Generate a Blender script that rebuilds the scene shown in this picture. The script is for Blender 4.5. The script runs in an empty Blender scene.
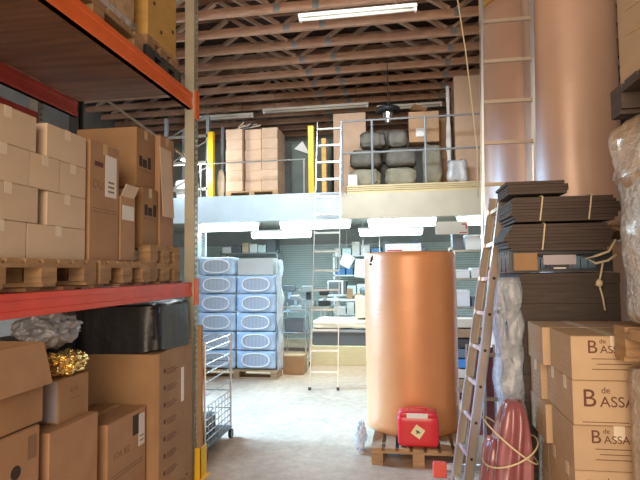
import bpy, bmesh, math, random
from mathutils import Vector, Matrix, noise
random.seed(7)
PI = math.pi
sc = bpy.context.scene
COL = sc.collection
W = {}          # world matrix of each parent empty

# ------------------------------------------------------------------ materials
def mat(name, col, rough=.6, metal=0., var=.0, vscale=6., bump=0., bscale=30., stretch=(1,1,1), col2=None,
        spec=.5, trans=0., alpha=1., coat=0., rnd=.0, emis=None, estr=0., wave=None):
    m = bpy.data.materials.new(name); m.use_nodes = True
    nt = m.node_tree; N = nt.nodes; L = nt.links
    b = N['Principled BSDF']
    b.inputs['Roughness'].default_value = rough
    b.inputs['Metallic'].default_value = metal
    b.inputs['Specular IOR Level'].default_value = spec
    b.inputs['Coat Weight'].default_value = coat
    b.inputs['Coat Roughness'].default_value = .12
    b.inputs['Transmission Weight'].default_value = trans
    b.inputs['Alpha'].default_value = alpha
    c = (*col, 1)
    b.inputs['Base Color'].default_value = c
    tc = N.new('ShaderNodeTexCoord'); mp = N.new('ShaderNodeMapping')
    mp.inputs['Scale'].default_value = stretch
    L.new(tc.outputs['Object'], mp.inputs['Vector'])
    out = None
    if var > 0 or col2:
        n = N.new('ShaderNodeTexNoise'); n.inputs['Scale'].default_value = vscale
        n.inputs['Detail'].default_value = 5
        L.new(mp.outputs[0], n.inputs['Vector'])
        r = N.new('ShaderNodeValToRGB')
        r.color_ramp.elements[0].position = .32; r.color_ramp.elements[1].position = .68
        d = col2 if col2 else tuple(x*(1-var) for x in col)
        r.color_ramp.elements[0].color = (*d, 1); r.color_ramp.elements[1].color = c
        L.new(n.outputs['Fac'], r.inputs['Fac']); out = r.outputs['Color']
    if wave:
        w = N.new('ShaderNodeTexWave'); w.bands_direction = wave[0]; w.inputs['Scale'].default_value = wave[1]
        w.inputs['Distortion'].default_value = wave[2]; w.inputs['Detail'].default_value = 3
        L.new(mp.outputs[0], w.inputs['Vector'])
        x = N.new('ShaderNodeMix'); x.data_type = 'RGBA'; x.blend_type = 'MULTIPLY'
        x.inputs['Factor'].default_value = wave[3]
        if out: L.new(out, x.inputs['A'])
        else: x.inputs['A'].default_value = c
        L.new(w.outputs['Color'], x.inputs['B']); out = x.outputs['Result']
    if rnd > 0:
        oi = N.new('ShaderNodeObjectInfo'); hs = N.new('ShaderNodeHueSaturation')
        mr = N.new('ShaderNodeMapRange'); mr.inputs['To Min'].default_value = 1-rnd; mr.inputs['To Max'].default_value = 1+rnd
        L.new(oi.outputs['Random'], mr.inputs['Value']); L.new(mr.outputs[0], hs.inputs['Value'])
        if out: L.new(out, hs.inputs['Color'])
        else: hs.inputs['Color'].default_value = c
        out = hs.outputs['Color']
    if out: L.new(out, b.inputs['Base Color'])
    if bump > 0:
        n2 = N.new('ShaderNodeTexNoise'); n2.inputs['Scale'].default_value = bscale; n2.inputs['Detail'].default_value = 4
        L.new(mp.outputs[0], n2.inputs['Vector'])
        bp = N.new('ShaderNodeBump'); bp.inputs['Strength'].default_value = bump; bp.inputs['Distance'].default_value = .02
        L.new(n2.outputs['Fac'], bp.inputs['Height']); L.new(bp.outputs[0], b.inputs['Normal'])
    if emis:
        b.inputs['Emission Color'].default_value = (*emis, 1); b.inputs['Emission Strength'].default_value = estr
    return m

M = dict(
 card=mat('kraft_cardboard', (.46,.275,.155), .75, var=.16, vscale=5, bump=.08, bscale=50, rnd=.07, spec=.3),
 cardd=mat('brown_cardboard', (.40,.235,.12), .75, var=.2, vscale=4, bump=.08, bscale=40, rnd=.06, spec=.3),
 cardp=mat('pale_cardboard', (.66,.52,.38), .75, var=.1, vscale=6, bump=.06, bscale=50, rnd=.05, spec=.3),
 cardpink=mat('pinkish_cardboard', (.60,.40,.27), .75, var=.12, vscale=6, rnd=.08, spec=.3),
 cardwine=mat('wine_carton_board', (.52,.37,.235), .72, var=.1, vscale=6, bump=.05, bscale=60, rnd=.05, spec=.3),
 tape=mat('brown_tape', (.55,.38,.2), .3, spec=.6),
 tapew=mat('clear_tape', (.72,.62,.48), .3, spec=.6),
 ink=mat('brown_ink', (.13,.05,.035), .8),
 inkd=mat('dark_ink', (.045,.03,.025), .8),
 inks=mat('faded_ink', (.26,.15,.09), .8),
 paper=mat('white_paper', (.78,.76,.72), .7, var=.06, vscale=8),
 red_ink=mat('red_ink', (.6,.03,.03), .6),
 wood=mat('pallet_wood', (.46,.28,.14), .8, var=.4, vscale=5, stretch=(1,1,6), bump=.2, bscale=20, rnd=.1),
 woody=mat('yellow_plywood', (.72,.43,.12), .7, var=.2, vscale=5, stretch=(1,1,3), rnd=.05),
 osb=mat('pale_chipboard', (.62,.43,.25), .8, var=.35, vscale=22, rnd=.03),
 beamw=mat('truss_timber', (.62,.37,.25), .8, var=.35, vscale=4, stretch=(1,6,6), rnd=.12),
 beamweb=mat('truss_web_timber', (.66,.46,.33), .8, var=.3, vscale=4, rnd=.12),
 roof=mat('dark_roof_boards', (.10,.055,.04), .9, var=.4, vscale=3),
 deckw=mat('shelf_boards', (.27,.13,.065), .75, var=.45, vscale=2.2, stretch=(.6,7,1), bump=.1),
 orange=mat('orange_rack_paint', (.90,.17,.035), .38, var=.2, vscale=5, spec=.5, rnd=.03),
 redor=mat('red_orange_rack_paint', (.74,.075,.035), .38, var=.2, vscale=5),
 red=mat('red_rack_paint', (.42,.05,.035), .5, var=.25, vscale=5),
 galv=mat('galvanised_steel', (.50,.49,.44), .38, metal=.75, var=.2, vscale=12),
 cream=mat('cream_painted_steel', (.50,.48,.38), .4, metal=.4, var=.15, vscale=8),
 alu=mat('aluminium', (.80,.82,.84), .28, metal=.85, var=.1, vscale=10),
 aluw=mat('brushed_rail_web', (.50,.40,.31), .45, metal=.35, var=.12, vscale=5),
 dkmet=mat('dark_steel', (.06,.065,.07), .45, metal=.5),
 grmet=mat('grey_steel', (.34,.36,.37), .45, metal=.4, var=.15),
 chrome=mat('chrome_wire', (.75,.76,.78), .2, metal=.95),
 black=mat('black_polythene', (.010,.010,.012), .38, bump=.5, bscale=7),
 blackp=mat('black_plastic', (.018,.018,.02), .45),
 copper=None,
 yellow=mat('yellow_paint', (.88,.52,.02), .45, var=.1),
 blue=mat('blue_film', (.46,.62,.80), .25, var=.25, vscale=6, bump=.7, bscale=11, coat=.4, rnd=.05),
 bluedk=mat('tube_ends', (.52,.58,.66), .6, wave=('X',14,.6,.6)),
 veil=mat('thin_stretch_film', (.50,.55,.62), .18, bump=1., bscale=26, spec=.8, coat=.7, alpha=.42),
 film=mat('clear_stretch_film', (.74,.76,.80), .22, bump=1., bscale=16, spec=.8, coat=.6, alpha=.62),
 filmw=mat('white_stretch_wrap', (.62,.58,.54), .3, var=.35, vscale=16, bump=1., bscale=22, coat=.4, stretch=(1,1,1.6)),
 filmc=mat('amber_stretch_wrap', (.58,.42,.28), .28, var=.4, vscale=16, bump=1., bscale=18, coat=.5, stretch=(1,1,1.6)),
 foil=mat('gold_foil', (.85,.62,.22), .22, metal=.9, bump=1., bscale=14),
 bubble=mat('grey_bubble_wrap', (.34,.35,.38), .3, var=.3, vscale=18, bump=.8, bscale=30, coat=.4),
 darkcard=mat('dark_flattened_board', (.060,.043,.034), .7, var=.4, vscale=5, stretch=(1,1,14), rnd=.2),
 darkcard2=mat('brown_black_board', (.085,.058,.045), .7, var=.4, vscale=4, stretch=(1,1,10)),
 cord=mat('cream_cord', (.66,.56,.38), .8),
 burg=mat('burgundy_plastic', (.34,.115,.13), .25, var=.35, vscale=5, bump=.5, bscale=7, coat=.7),
 redp=mat('red_plastic', (.66,.025,.035), .35, var=.08, coat=.3),
 redcap=mat('red_rubber', (.75,.10,.07), .6),
 sticker=mat('cream_sticker', (.80,.70,.40), .6),
 conc=None,
 teal=mat('glow_lightened_teal_cladding', (.66,.80,.80), .5, var=.1, vscale=3),  # lightened so the colour carries the hazy glow of the back room
 wallm=mat('dull_block_wall', (.26,.25,.23), .9, var=.2, vscale=3),
 wallp=mat('plastered_wall', (.50,.52,.50), .9, var=.12, vscale=2),
 blockg=mat('flare_blue_steel', (.60,.72,.80), .45, var=.1, vscale=3),  # blue cast and glare of the lamp flare put into the beam colour
 beige=mat('painted_steel_beige', (.62,.56,.44), .5, var=.12, vscale=3),
 ply=mat('pale_plywood_edge', (.70,.58,.34), .7, var=.15, vscale=5, stretch=(1,1,12)),
 green=mat('grey_green_sheeting', (.13,.155,.135), .6, var=.3, vscale=3),
 sack=mat('dark_grey_sack', (.15,.135,.11), .7, var=.35, vscale=6, bump=.6, bscale=12, rnd=.25),
 sacky=mat('khaki_sack', (.30,.27,.19), .7, var=.3, vscale=6, bump=.5, bscale=10),
 whitep=mat('white_plastic', (.80,.81,.82), .4),
 lampoff=mat('white_enamel_batten', (.66,.61,.52), .4),
 lampon=mat('lit_tube', (1,1,1), .4, emis=(.80,.96,1.0), estr=5),
 cushion=mat('cream_quilted_foam', (.80,.74,.58), .9, bump=.6, bscale=14),
 greyp=mat('slate_grey_plastic', (.13,.15,.17), .5),
 blueb=mat('blue_plastic', (.06,.20,.42), .4),
 lilac=mat('lilac_packing_board', (.44,.40,.43), .6),
)
def copper_mat(name='copper_bubble_film', colr=(.72,.30,.105)):
    m = mat(name, colr, .38, metal=.15, var=.13, vscale=2.0, coat=.75)
    nt = m.node_tree; N = nt.nodes; L = nt.links; b = N['Principled BSDF']
    tc = N.new('ShaderNodeTexCoord'); mp = N.new('ShaderNodeMapping'); mp.inputs['Scale'].default_value = (2.5,2.5,26)
    n = N.new('ShaderNodeTexNoise'); n.inputs['Scale'].default_value = 1.6; n.inputs['Detail'].default_value = 5
    L.new(tc.outputs['Object'], mp.inputs[0]); L.new(mp.outputs[0], n.inputs['Vector'])
    bp = N.new('ShaderNodeBump'); bp.inputs['Strength'].default_value = .07; bp.inputs['Distance'].default_value = .02
    L.new(n.outputs['Fac'], bp.inputs['Height']); L.new(bp.outputs[0], b.inputs['Normal']); L.new(bp.outputs[0], b.inputs['Coat Normal'])
    b.inputs['Coat Roughness'].default_value = .38
    return m
M['copper'] = copper_mat(); M['rosy'] = copper_mat('rosy_bubble_film',(.68,.44,.32))
def conc_mat():
    m = mat('worn_concrete', (.54,.36,.235), .5, col2=(.42,.275,.175), vscale=1.3, bump=.12, bscale=14)
    nt = m.node_tree; N = nt.nodes; L = nt.links; b = N['Principled BSDF']
    src = b.inputs['Base Color'].links[0].from_socket
    tc = N.new('ShaderNodeTexCoord'); n = N.new('ShaderNodeTexNoise'); n.inputs['Scale'].default_value = 9; n.inputs['Detail'].default_value = 9
    n.inputs['Roughness'].default_value = .7
    L.new(tc.outputs['Object'], n.inputs['Vector'])
    x = N.new('ShaderNodeMix'); x.data_type = 'RGBA'; x.blend_type = 'OVERLAY'; x.inputs['Factor'].default_value = .55
    L.new(src, x.inputs['A']); L.new(n.outputs['Fac'], x.inputs['B']); L.new(x.outputs['Result'], b.inputs['Base Color'])
    return m
M['conc'] = conc_mat()

# ------------------------------------------------------------------ mesh builder
class MB:
    def __init__(s): s.bm = bmesh.new()
    def box(s, x0, x1, y0, y1, z0, z1, mtx=None):
        vs = [s.bm.verts.new(p) for p in ((x0,y0,z0),(x1,y0,z0),(x1,y1,z0),(x0,y1,z0),(x0,y0,z1),(x1,y0,z1),(x1,y1,z1),(x0,y1,z1))]
        if mtx: 
            for v in vs: v.co = mtx @ v.co
        for f in ((0,3,2,1),(4,5,6,7),(0,1,5,4),(1,2,6,5),(2,3,7,6),(3,0,4,7)): s.bm.faces.new([vs[i] for i in f])
        return s
    def bar(s, a, b, w, h, up=(0,0,1)):
        a = Vector(a); b = Vector(b); d = b-a; L = d.length; z = d.normalized(); u = Vector(up)
        if abs(z.dot(u)) > .98: u = Vector((0,1,0))
        x = u.cross(z).normalized(); y = z.cross(x)
        m = Matrix(((x.x,y.x,z.x,a.x),(x.y,y.y,z.y,a.y),(x.z,y.z,z.z,a.z),(0,0,0,1)))
        return s.box(-w/2,w/2,-h/2,h/2,0,L,m)
    def tube(s, pts, r, n=8, closed=False):
        pts = [Vector(p) for p in pts]; rings = []
        k = len(pts)
        for i, p in enumerate(pts):
            if closed: d = pts[(i+1)%k]-pts[i-1]
            else: d = (pts[min(i+1,k-1)]-pts[max(i-1,0)])
            d.normalize(); u = Vector((0,0,1)) if abs(d.z) < .9 else Vector((0,1,0))
            x = u.cross(d).normalized(); y = d.cross(x)
            rings.append([s.bm.verts.new(p+(x*math.cos(t*2*PI/n)+y*math.sin(t*2*PI/n))*r) for t in range(n)])
        m = k if closed else k-1
        for i in range(m):
            a = rings[i]; b = rings[(i+1)%k]
            for t in range(n): s.bm.faces.new((a[t],a[(t+1)%n],b[(t+1)%n],b[t]))
        if not closed:
            s.bm.faces.new(rings[0][::-1]); s.bm.faces.new(rings[-1])
        return s
    def lathe(s, c, prof, n=64, cap=True, fn=None):
        rings = []
        for r, z in prof:
            rr = []
            for t in range(n):
                a = t*2*PI/n; q = r*(fn(a, z) if fn else 1)
                rr.append(s.bm.verts.new((c[0]+math.cos(a)*q, c[1]+math.sin(a)*q, c[2]+z)))
            rings.append(rr)
        for a, b in zip(rings, rings[1:]):
            for t in range(n): s.bm.faces.new((a[t],a[(t+1)%n],b[(t+1)%n],b[t]))
        if cap: s.bm.faces.new(rings[0][::-1]); s.bm.faces.new(rings[-1])
        return s
    def grid(s, fn, nu, nv, th=0):
        vs = [[s.bm.verts.new(fn(i/nu, j/nv)) for j in range(nv+1)] for i in range(nu+1)]
        fs = []
        for i in range(nu):
            for j in range(nv): fs.append(s.bm.faces.new((vs[i][j],vs[i+1][j],vs[i+1][j+1],vs[i][j+1])))
        if th:
            for f in fs: f.normal_update()
            nr = {}
            for f in fs:
                for v in f.verts: nr[v] = nr.get(v, Vector())+f.normal
            cp = {v: s.bm.verts.new(v.co-nr[v].normalized()*th) for v in nr}
            for f in fs: s.bm.faces.new([cp[v] for v in reversed(f.verts)])
            def wall(p,q): s.bm.faces.new((p,cp[p],cp[q],q))
            for i in range(nu): wall(vs[i][0],vs[i+1][0]); wall(vs[i+1][nv],vs[i][nv])
            for j in range(nv): wall(vs[0][j+1],vs[0][j]); wall(vs[nu][j],vs[nu][j+1])
        return s
    def blob(s, c, r, amp=.12, fr=3., sub=4, sq=1., seed=0, flat=None):
        res = bmesh.ops.create_icosphere(s.bm, subdivisions=sub, radius=1)
        for v in res['verts']:
            p = v.co.copy()
            q = Vector([math.copysign(abs(t)**sq, t) for t in p])
            k = 1 + amp*noise.fractal(p*fr+Vector((seed*7.3,seed*3.1,seed)), 1., 2., 3)
            q *= k
            w = Vector((q.x*r[0], q.y*r[1], q.z*r[2]))
            if flat is not None and w.z < flat: w.z = flat
            v.co = Vector(c)+w
        return s
    def rbox(s, x0, x1, y0, y1, z0, z1, amp=.015, fr=3, cuts=8, rnd=.06, seed=0):
        """soft rounded, wrinkled block"""
        n = cuts+1; key = {}; vv = []
        def V(p):
            k = tuple(round(t*1000) for t in p)
            if k not in key: key[k] = s.bm.verts.new(p); vv.append(key[k])
            return key[k]
        for ax in range(3):
            for sg in (-1,1):
                for i in range(n):
                    for j in range(n):
                        q = []
                        for (u,v) in ((i,j),(i+1,j),(i+1,j+1),(i,j+1)):
                            p = [0,0,0]; p[ax] = sg; p[(ax+1)%3] = 2*u/n-1; p[(ax+2)%3] = 2*v/n-1; q.append(V(p))
                        s.bm.faces.new(q)
        cx,cy,cz = (x0+x1)/2,(y0+y1)/2,(z0+z1)/2; hx,hy,hz = (x1-x0)/2,(y1-y0)/2,(z1-z0)/2
        for v in vv:
            p = Vector((v.co.x*hx, v.co.y*hy, v.co.z*hz))
            inn = Vector((max(-hx+rnd,min(hx-rnd,p.x)), max(-hy+rnd,min(hy-rnd,p.y)), max(-hz+rnd,min(hz-rnd,p.z))))
            d = p-inn
            if d.length > 1e-6: p = inn + d.normalized()*rnd
            k = amp*noise.fractal(Vector((p.x,p.y,p.z))*fr+Vector((seed*3.7,seed,seed*1.9)),1.,2.,3)
            nrm = Vector((p.x/hx**1,p.y/hy,p.z/hz)); 
            if nrm.length > 0: nrm.normalize()
            p += nrm*(k-amp*.5)
            v.co = p+Vector((cx,cy,cz))
        return s
    def build(s, name, m, parent=None, bev=0, smooth=False, mod=None):
        bm = s.bm
        if bev: bmesh.ops.bevel(bm, geom=bm.edges[:], offset=bev, segments=1, affect='EDGES', clamp_overlap=True)
        bmesh.ops.recalc_face_normals(bm, faces=bm.faces[:])
        if parent is not None:
            inv = W[parent.name].inverted(); org = Matrix()
            for v in bm.verts: v.co = inv @ v.co
        else:
            xs = [v.co for v in bm.verts]
            lo = Vector([min(p[i] for p in xs) for i in range(3)]); hi = Vector([max(p[i] for p in xs) for i in range(3)])
            o = Vector(((lo.x+hi.x)/2,(lo.y+hi.y)/2,lo.z)); org = Matrix.Translation(o)
            for v in bm.verts: v.co -= o
        if smooth:
            for f in bm.faces: f.smooth = True
        me = bpy.data.meshes.new(name); bm.to_mesh(me); bm.free()
        me.materials.append(m if not isinstance(m, str) else M[m])
        ob = bpy.data.objects.new(name, me); COL.objects.link(ob)
        ob.matrix_basis = org
        if parent is not None:
            ob.parent = parent; W[ob.name] = W[parent.name].copy()
        else: W[ob.name] = org
        return ob

def tag(o, label=None, cat=None, group=None, kind=None):
    if label: o['label'] = label
    if cat: o['category'] = cat
    if group: o['group'] = group
    if kind: o['kind'] = kind
    return o
def thing(name, label, cat, loc=(0,0,0), rz=0, group=None):
    o = bpy.data.objects.new(name, None); COL.objects.link(o); o.empty_display_size = .1
    o.location = loc; o.rotation_euler = (0,0,rz)
    W[o.name] = Matrix.Translation(loc) @ Matrix.Rotation(rz,4,'Z')
    return tag(o, label, cat, group)
def copy_tree(o, parent=None):
    c = o.copy(); COL.objects.link(c)
    if parent is not None: c.parent = parent
    for ch in list(o.children): copy_tree(ch, c)
    return c
def text(s, size, loc, rot, m, parent, name='printed_lettering', align='LEFT', ext=.0006, sx=1):
    cu = bpy.data.curves.new('txt', 'FONT'); cu.body = s; cu.size = size; cu.extrude = ext; cu.align_x = align
    t = bpy.data.objects.new('txt', cu); COL.objects.link(t)
    bpy.context.view_layer.update()
    me = bpy.data.meshes.new_from_object(t.evaluated_get(bpy.context.evaluated_depsgraph_get()))
    bpy.data.objects.remove(t)
    mx = Matrix.Translation(loc) @ (Matrix.Rotation(rot[2],4,'Z') @ Matrix.Rotation(rot[0],4,'X')) @ Matrix.Scale(sx,4,(1,0,0))
    me.transform(W[parent.name].inverted() @ mx)
    me.materials.clear(); me.materials.append(M[m])
    o = bpy.data.objects.new(name, me); COL.objects.link(o); o.parent = parent; W[o.name] = W[parent.name].copy()
    return o
FRONT = (PI/2,0,0)      # lettering on a face that looks towards -Y
SIDE = (PI/2,0,PI/2)    # lettering on a face that looks towards +X

def carton(label, x0, x1, y0, y1, z0, z1, m='card', group=None, tape='y', name='cardboard_carton', rz=0, tm='tape', flaps=False):
    """closed carton: walls, folded top flaps with a seam, a tape strip running over the seam and down the ends"""
    c = ((x0+x1)/2, (y0+y1)/2, z0)
    t = thing(name, label, 'cardboard box', c, rz, group)
    hx, hy, h = (x1-x0)/2, (y1-y0)/2, z1-z0
    sv = W[t.name]; W[t.name] = Matrix()
    b = MB(); g = .0035
    b.box(-hx,hx,-hy,hy,0,h-g)
    if tape == 'y':
        b.box(-hx,-.0015,-hy,hy,h-g,h); b.box(.0015,hx,-hy,hy,h-g,h)
    else:
        b.box(-hx,hx,-hy,-.0015,h-g,h); b.box(-hx,hx,.0015,hy,h-g,h)
    b.build('body', m, t, bev=.0025)
    tp = MB(); w = .024; e = .0012; d = min(.07, h*.3)
    if tape == 'y':
        tp.box(-w,w,-hy-e,hy+e,h,h+e); tp.box(-w,w,-hy-e,-hy,h-d,h); tp.box(-w,w,hy,hy+e,h-d,h)
    else:
        tp.box(-hx-e,hx+e,-w,w,h,h+e); tp.box(-hx-e,-hx,-w,w,h-d,h); tp.box(hx,hx+e,-w,w,h-d,h)
    tp.build('tape', tm, t)
    W[t.name] = sv
    return t

def pallet(label, x0, x1, y0, y1, z0, h=.144, m='wood', along='y', group='wooden pallets', name='wooden_pallet'):
    """top boards, three by three blocks, three bottom boards running along the given axis"""
    cx, cy = (x0+x1)/2, (y0+y1)/2
    t = thing(name, label, 'pallet', (cx,cy,z0), 0, group)
    sv = W[t.name]; W[t.name] = Matrix()
    hx, hy = (x1-x0)/2, (y1-y0)/2; k = h/.144; tb = .022*k; bl = .078*k
    d = MB(); n = 5 if max(hx,hy) < .45 else 7
    if along == 'y':   # bottom boards along y ; top boards along y too, stringer boards along x
        w = 2*hx/(n+(n-1)*.35)
        for i in range(n): d.box(-hx+i*w*1.35, -hx+i*w*1.35+w, -hy, hy, h-tb, h)
        for yy in (-hy, -.05, hy-.1): d.box(-hx,hx,yy,yy+.1,h-2*tb,h-tb)
    else:
        w = 2*hy/(n+(n-1)*.35)
        for i in range(n): d.box(-hx, hx, -hy+i*w*1.35, -hy+i*w*1.35+w, h-tb, h)
        for xx in (-hx, -.05, hx-.1): d.box(xx,xx+.1,-hy,hy,h-2*tb,h-tb)
    d.build('deck_boards', m, t)
    for i in range(3):
        for j in range(3):
            px = (-hx+.05, 0, hx-.05)[i]; py = (-hy+.06, 0, hy-.06)[j]
            MB().box(px-.05,px+.05,py-.06,py+.06,tb,h-2*tb).build('block', m, t)
    for i in range(3):
        if along == 'y':
            px = (-hx+.05, 0, hx-.05)[i]; MB().box(px-.05,px+.05,-hy,hy,0,tb).build('bottom_board', m, t)
        else:
            py = (-hy+.05, 0, hy-.05)[i]; MB().box(-hx,hx,py-.05,py+.05,0,tb).build('bottom_board', m, t)
    W[t.name] = sv
    return t
def struct(mb, name, m, bev=0): return tag(mb.build(name, m, None, bev), kind='structure')

# ------------------------------------------------------------------ the building
struct(MB().box(-7,5,-4,14.2,-.12,0), 'floor', 'conc')
struct(MB().box(-7.15,-7,-4,14.2,0,6.6), 'wall_left', 'wallm')
struct(MB().box(5,5.15,-4,14.2,0,6.6), 'wall_right', 'wallm')
struct(MB().box(-7,5,14,14.15,0,6.6), 'wall_back', 'wallp')
rf = MB(); 
for i in range(60):
    x = -7+i*.2; rf.box(x,x+.19,-4,14.2,6.30,6.34)
struct(rf, 'ceiling', 'roof')
struct(MB().box(-7.1,5.1,-4,14.2,6.36,6.6), 'trim_1', 'roof')

# roof trusses across the aisle
CH = 5.28
def make_truss():
    t = thing('roof_truss', 'brown timber roof truss spanning the hall under the dark roof boards', 'roof truss', (0,0,CH), 0, 'timber roof trusses')
    W[t.name] = Matrix()
    MB().box(-6.98,4.98,-.03,.03,0,.12).build('bottom_chord','beamw',t)
    MB().box(-6.98,4.98,-.03,.03,.88,1.0).build('top_chord','beamw',t)
    x = -6.7; k = 0
    while x < 4.0:
        a, b = (x,0,.12), (x+1.15,0,.88)
        if k % 2: a, b = (x,0,.88), (x+1.15,0,.12)
        MB().bar(a,b,.05,.09,(0,1,0)).build('web','beamweb',t)
        x += 1.25; k += 1
    for px in (-1.7,-1.15,.8):
        MB().box(px-.04,px+.06,-.034,-.03,.0,.13).build('nail_plate','grmet',t)
    return t
tr = make_truss()
tr.location = (0, 5.05, CH)
y = 5.05
for i in range(15):
    y += .6
    c = copy_tree(tr); c.location = (0, y, CH)
# trusses over the shelving, behind the camera side
for yy in (4.45,3.85):
    c = copy_tree(tr); c.location = (0, yy, CH)

# mezzanine
struct(MB().box(-7,-.95,8.5,14,2.80,2.97), 'floor_mezzanine', 'wallp')
struct(MB().box(-.95,5,8.5,14,2.80,2.93), 'floor_mezzanine', 'wallp')
struct(MB().box(-7,-1.0,8.38,8.5,2.53,2.97), 'trim_2', 'blockg')
struct(MB().box(-1.0,5,8.38,8.5,2.53,2.93), 'trim_3', 'beige')
for i,xx in enumerate((-5.2,-3.62,3.0)):
    struct(MB().box(xx-.07,xx+.07,8.55,8.69,0,2.80), 'trim_%d'%(4+i), 'grmet', .006)
cl = MB()
for i in range(40): cl.box(-7,5,13.86,13.92,.06*i+.005,.06*i+.05)
struct(cl, 'trim_7', 'teal')
# rough plywood slab laid along the edge of the upper floor
st = thing('plywood_stack','flat stack of pale plywood sheets along the mezzanine edge under the railing','plywood sheets',(.3,9,2.93))
for i in range(5): MB().box(-.93+.01*(i%2),2.6,8.46+.012*((i*3)%4),9.2,2.932+i*.03,2.932+i*.03+.027).build('sheet','ply',st)

# railing
rl = thing('guard_rail','grey tubular guard rail on the mezzanine edge above the beige beam','railing',(0.3,8.46,3.08))
for z in (4.16,3.62): MB().tube([(-1.0,8.48,z),(2.5,8.48,z)],.017).build('rail','grmet',rl)
for xx in (-1.0,-.5,.36,1.25,2.5): MB().tube([(xx,8.48,3.085),(xx,8.48,4.16)],.02).build('post','grmet',rl)
rl2 = thing('guard_rail','pale low guard rail on the mezzanine edge between the yellow posts','railing',(-2.5,8.46,2.97))
MB().tube([(-4.6,8.44,3.55),(-1.62,8.44,3.55)],.012).build('rail','galv',rl2)
for xx in (-4.6,-3.45,-1.64): MB().tube([(xx,8.44,2.972),(xx,8.44,3.55)],.013).build('post','galv',rl2)

# ------------------------------------------------------------------ pallet rack on the left
rk = thing('pallet_rack','long orange-beamed pallet rack with perforated posts, left of the aisle','rack',(-2.3,2.8,0))
def upright(x0, x1, y0, y1, h, parent, m, holes_side=1):
    b = MB(); t = .003
    b.box(x0,x1,y0,y0+t,0,h); b.box(x0,x1,y1-t,y1,0,h)     # flanges
    b.box(x0 if holes_side>0 else x1-t, x0+t if holes_side>0 else x1, y0,y1,0,h*0+.02)
    xw = x1-t if holes_side > 0 else x0
    b.box(xw,xw+t,y0,y0+.022,0,h); b.box(xw,xw+t,y1-.022,y1,0,h)
    z = 0
    while z < h: b.box(xw,xw+t,y0+.022,y1-.022,z,z+.028); z += .05
    return b.build('upright', m, parent)
for (yy, mm) in ((1.32,'cream'),(4.13,'cream')):
    upright(-1.833,-1.745,yy,yy+.075,5.1,rk,mm)
    upright(-2.92,-2.83,yy,yy+.075,5.1,rk,'dkmet',-1)
    for xx in (-1.81,-2.87): MB().box(xx-.06,xx+.06,yy-.01,yy+.09,0,.008).build('base_plate','galv',rk)
    z = 1.25; s = 0
    while z < 4.6:
        a, b = (-1.86,yy+.04,z),(-2.83,yy+.04,z+.72)
        if s: a, b = (-2.83,yy+.04,z),(-1.86,yy+.04,z+.72)
        if not (yy > 4 and abs(z-1.97)<.1): MB().bar(a,b,.025,.02).build('brace','galv',rk)
        z += .72; s = 1-s
def beam(x, side, z0, z1, m, y0=1.395, y1=4.13, parent=rk):
    b = MB(); h = z1-z0; xo = x if side > 0 else x
    w = .045
    b.box(x-w,x,y0,y1,z0,z1); b.box(x-w,x+.006,y0,y1,z0+h*.0,z0+h*.30); b.box(x-w,x+.006,y0,y1,z1-h*.30,z1)
    o = b.build('beam', m, parent, bev=.003)
    return o
beam(-1.767,1,3.08,3.22,'orange'); beam(-1.767,1,1.495,1.61,'redor')
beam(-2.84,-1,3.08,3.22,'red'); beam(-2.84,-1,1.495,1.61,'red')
for z0,z1 in ((3.00,3.25),(1.42,1.64)):
    for yy in (1.325,4.125):
        MB().box(-1.744,-1.735,yy,yy+.085,z0,z1).build('end_plate','orange',rk,bev=.002)
d = MB()
for i in range(19):
    yy = 1.40+i*.1445; d.box(-2.83,-1.82,yy,yy+.139,3.222,3.244)
d.build('shelf_boards','deckw',rk)
d = MB()
for i in range(10):
    yy = 1.42+i*.28; d.box(-2.83,-1.815,yy,yy+.1,1.611,1.628)
d.build('shelf_slats','deckw',rk)
SU = 3.246; SL = 1.63

nr = thing('pallet_rack','dark red beamed rack standing back to back behind the orange one','rack',(-3.2,2.8,0))
MB().box(-3.16,-3.11,1.4,3.98,2.98,3.09).build('beam','red',nr,bev=.003)
MB().box(-3.16,-3.11,1.4,3.98,1.47,1.58).build('beam','red',nr,bev=.003)
upright(-3.20,-3.11,3.98,4.05,5.0,nr,'galv',1); upright(-4.2,-4.11,3.98,4.05,5.0,nr,'galv',1)
upright(-3.20,-3.11,1.33,1.40,5.0,nr,'galv',1); upright(-4.2,-4.11,1.33,1.40,5.0,nr,'galv',1)
MB().box(-4.2,-4.15,1.4,3.98,2.98,3.09).build('beam','red',nr); MB().box(-4.2,-4.15,1.4,3.98,1.47,1.58).build('beam','red',nr)
for z in (1.7,2.6,3.5): MB().bar((-3.2,4.015,z),(-4.11,4.015,z+.7),.03,.02).build('brace','galv',nr)

# column guard and plank at the foot
g = thing('column_guard','yellow steel column guard at the foot of the orange rack','column guard',(-1.72,4.25,0))
MB().box(-1.745,-1.69,4.14,4.15,0,.25).box(-1.70,-1.69,4.14,4.27,0,.25).build('guard','yellow',g,bev=.002)
MB().box(-1.745,-1.66,4.13,4.28,0,.006).build('foot','yellow',g)
MB().box(-1.733,-1.695,4.156,4.20,.01,1.25).build('wooden_plank','cardd',None,bev=.003)
tag(bpy.data.objects['wooden_plank'],'narrow brown wooden plank standing against the rack post behind the yellow guard','plank')

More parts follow.
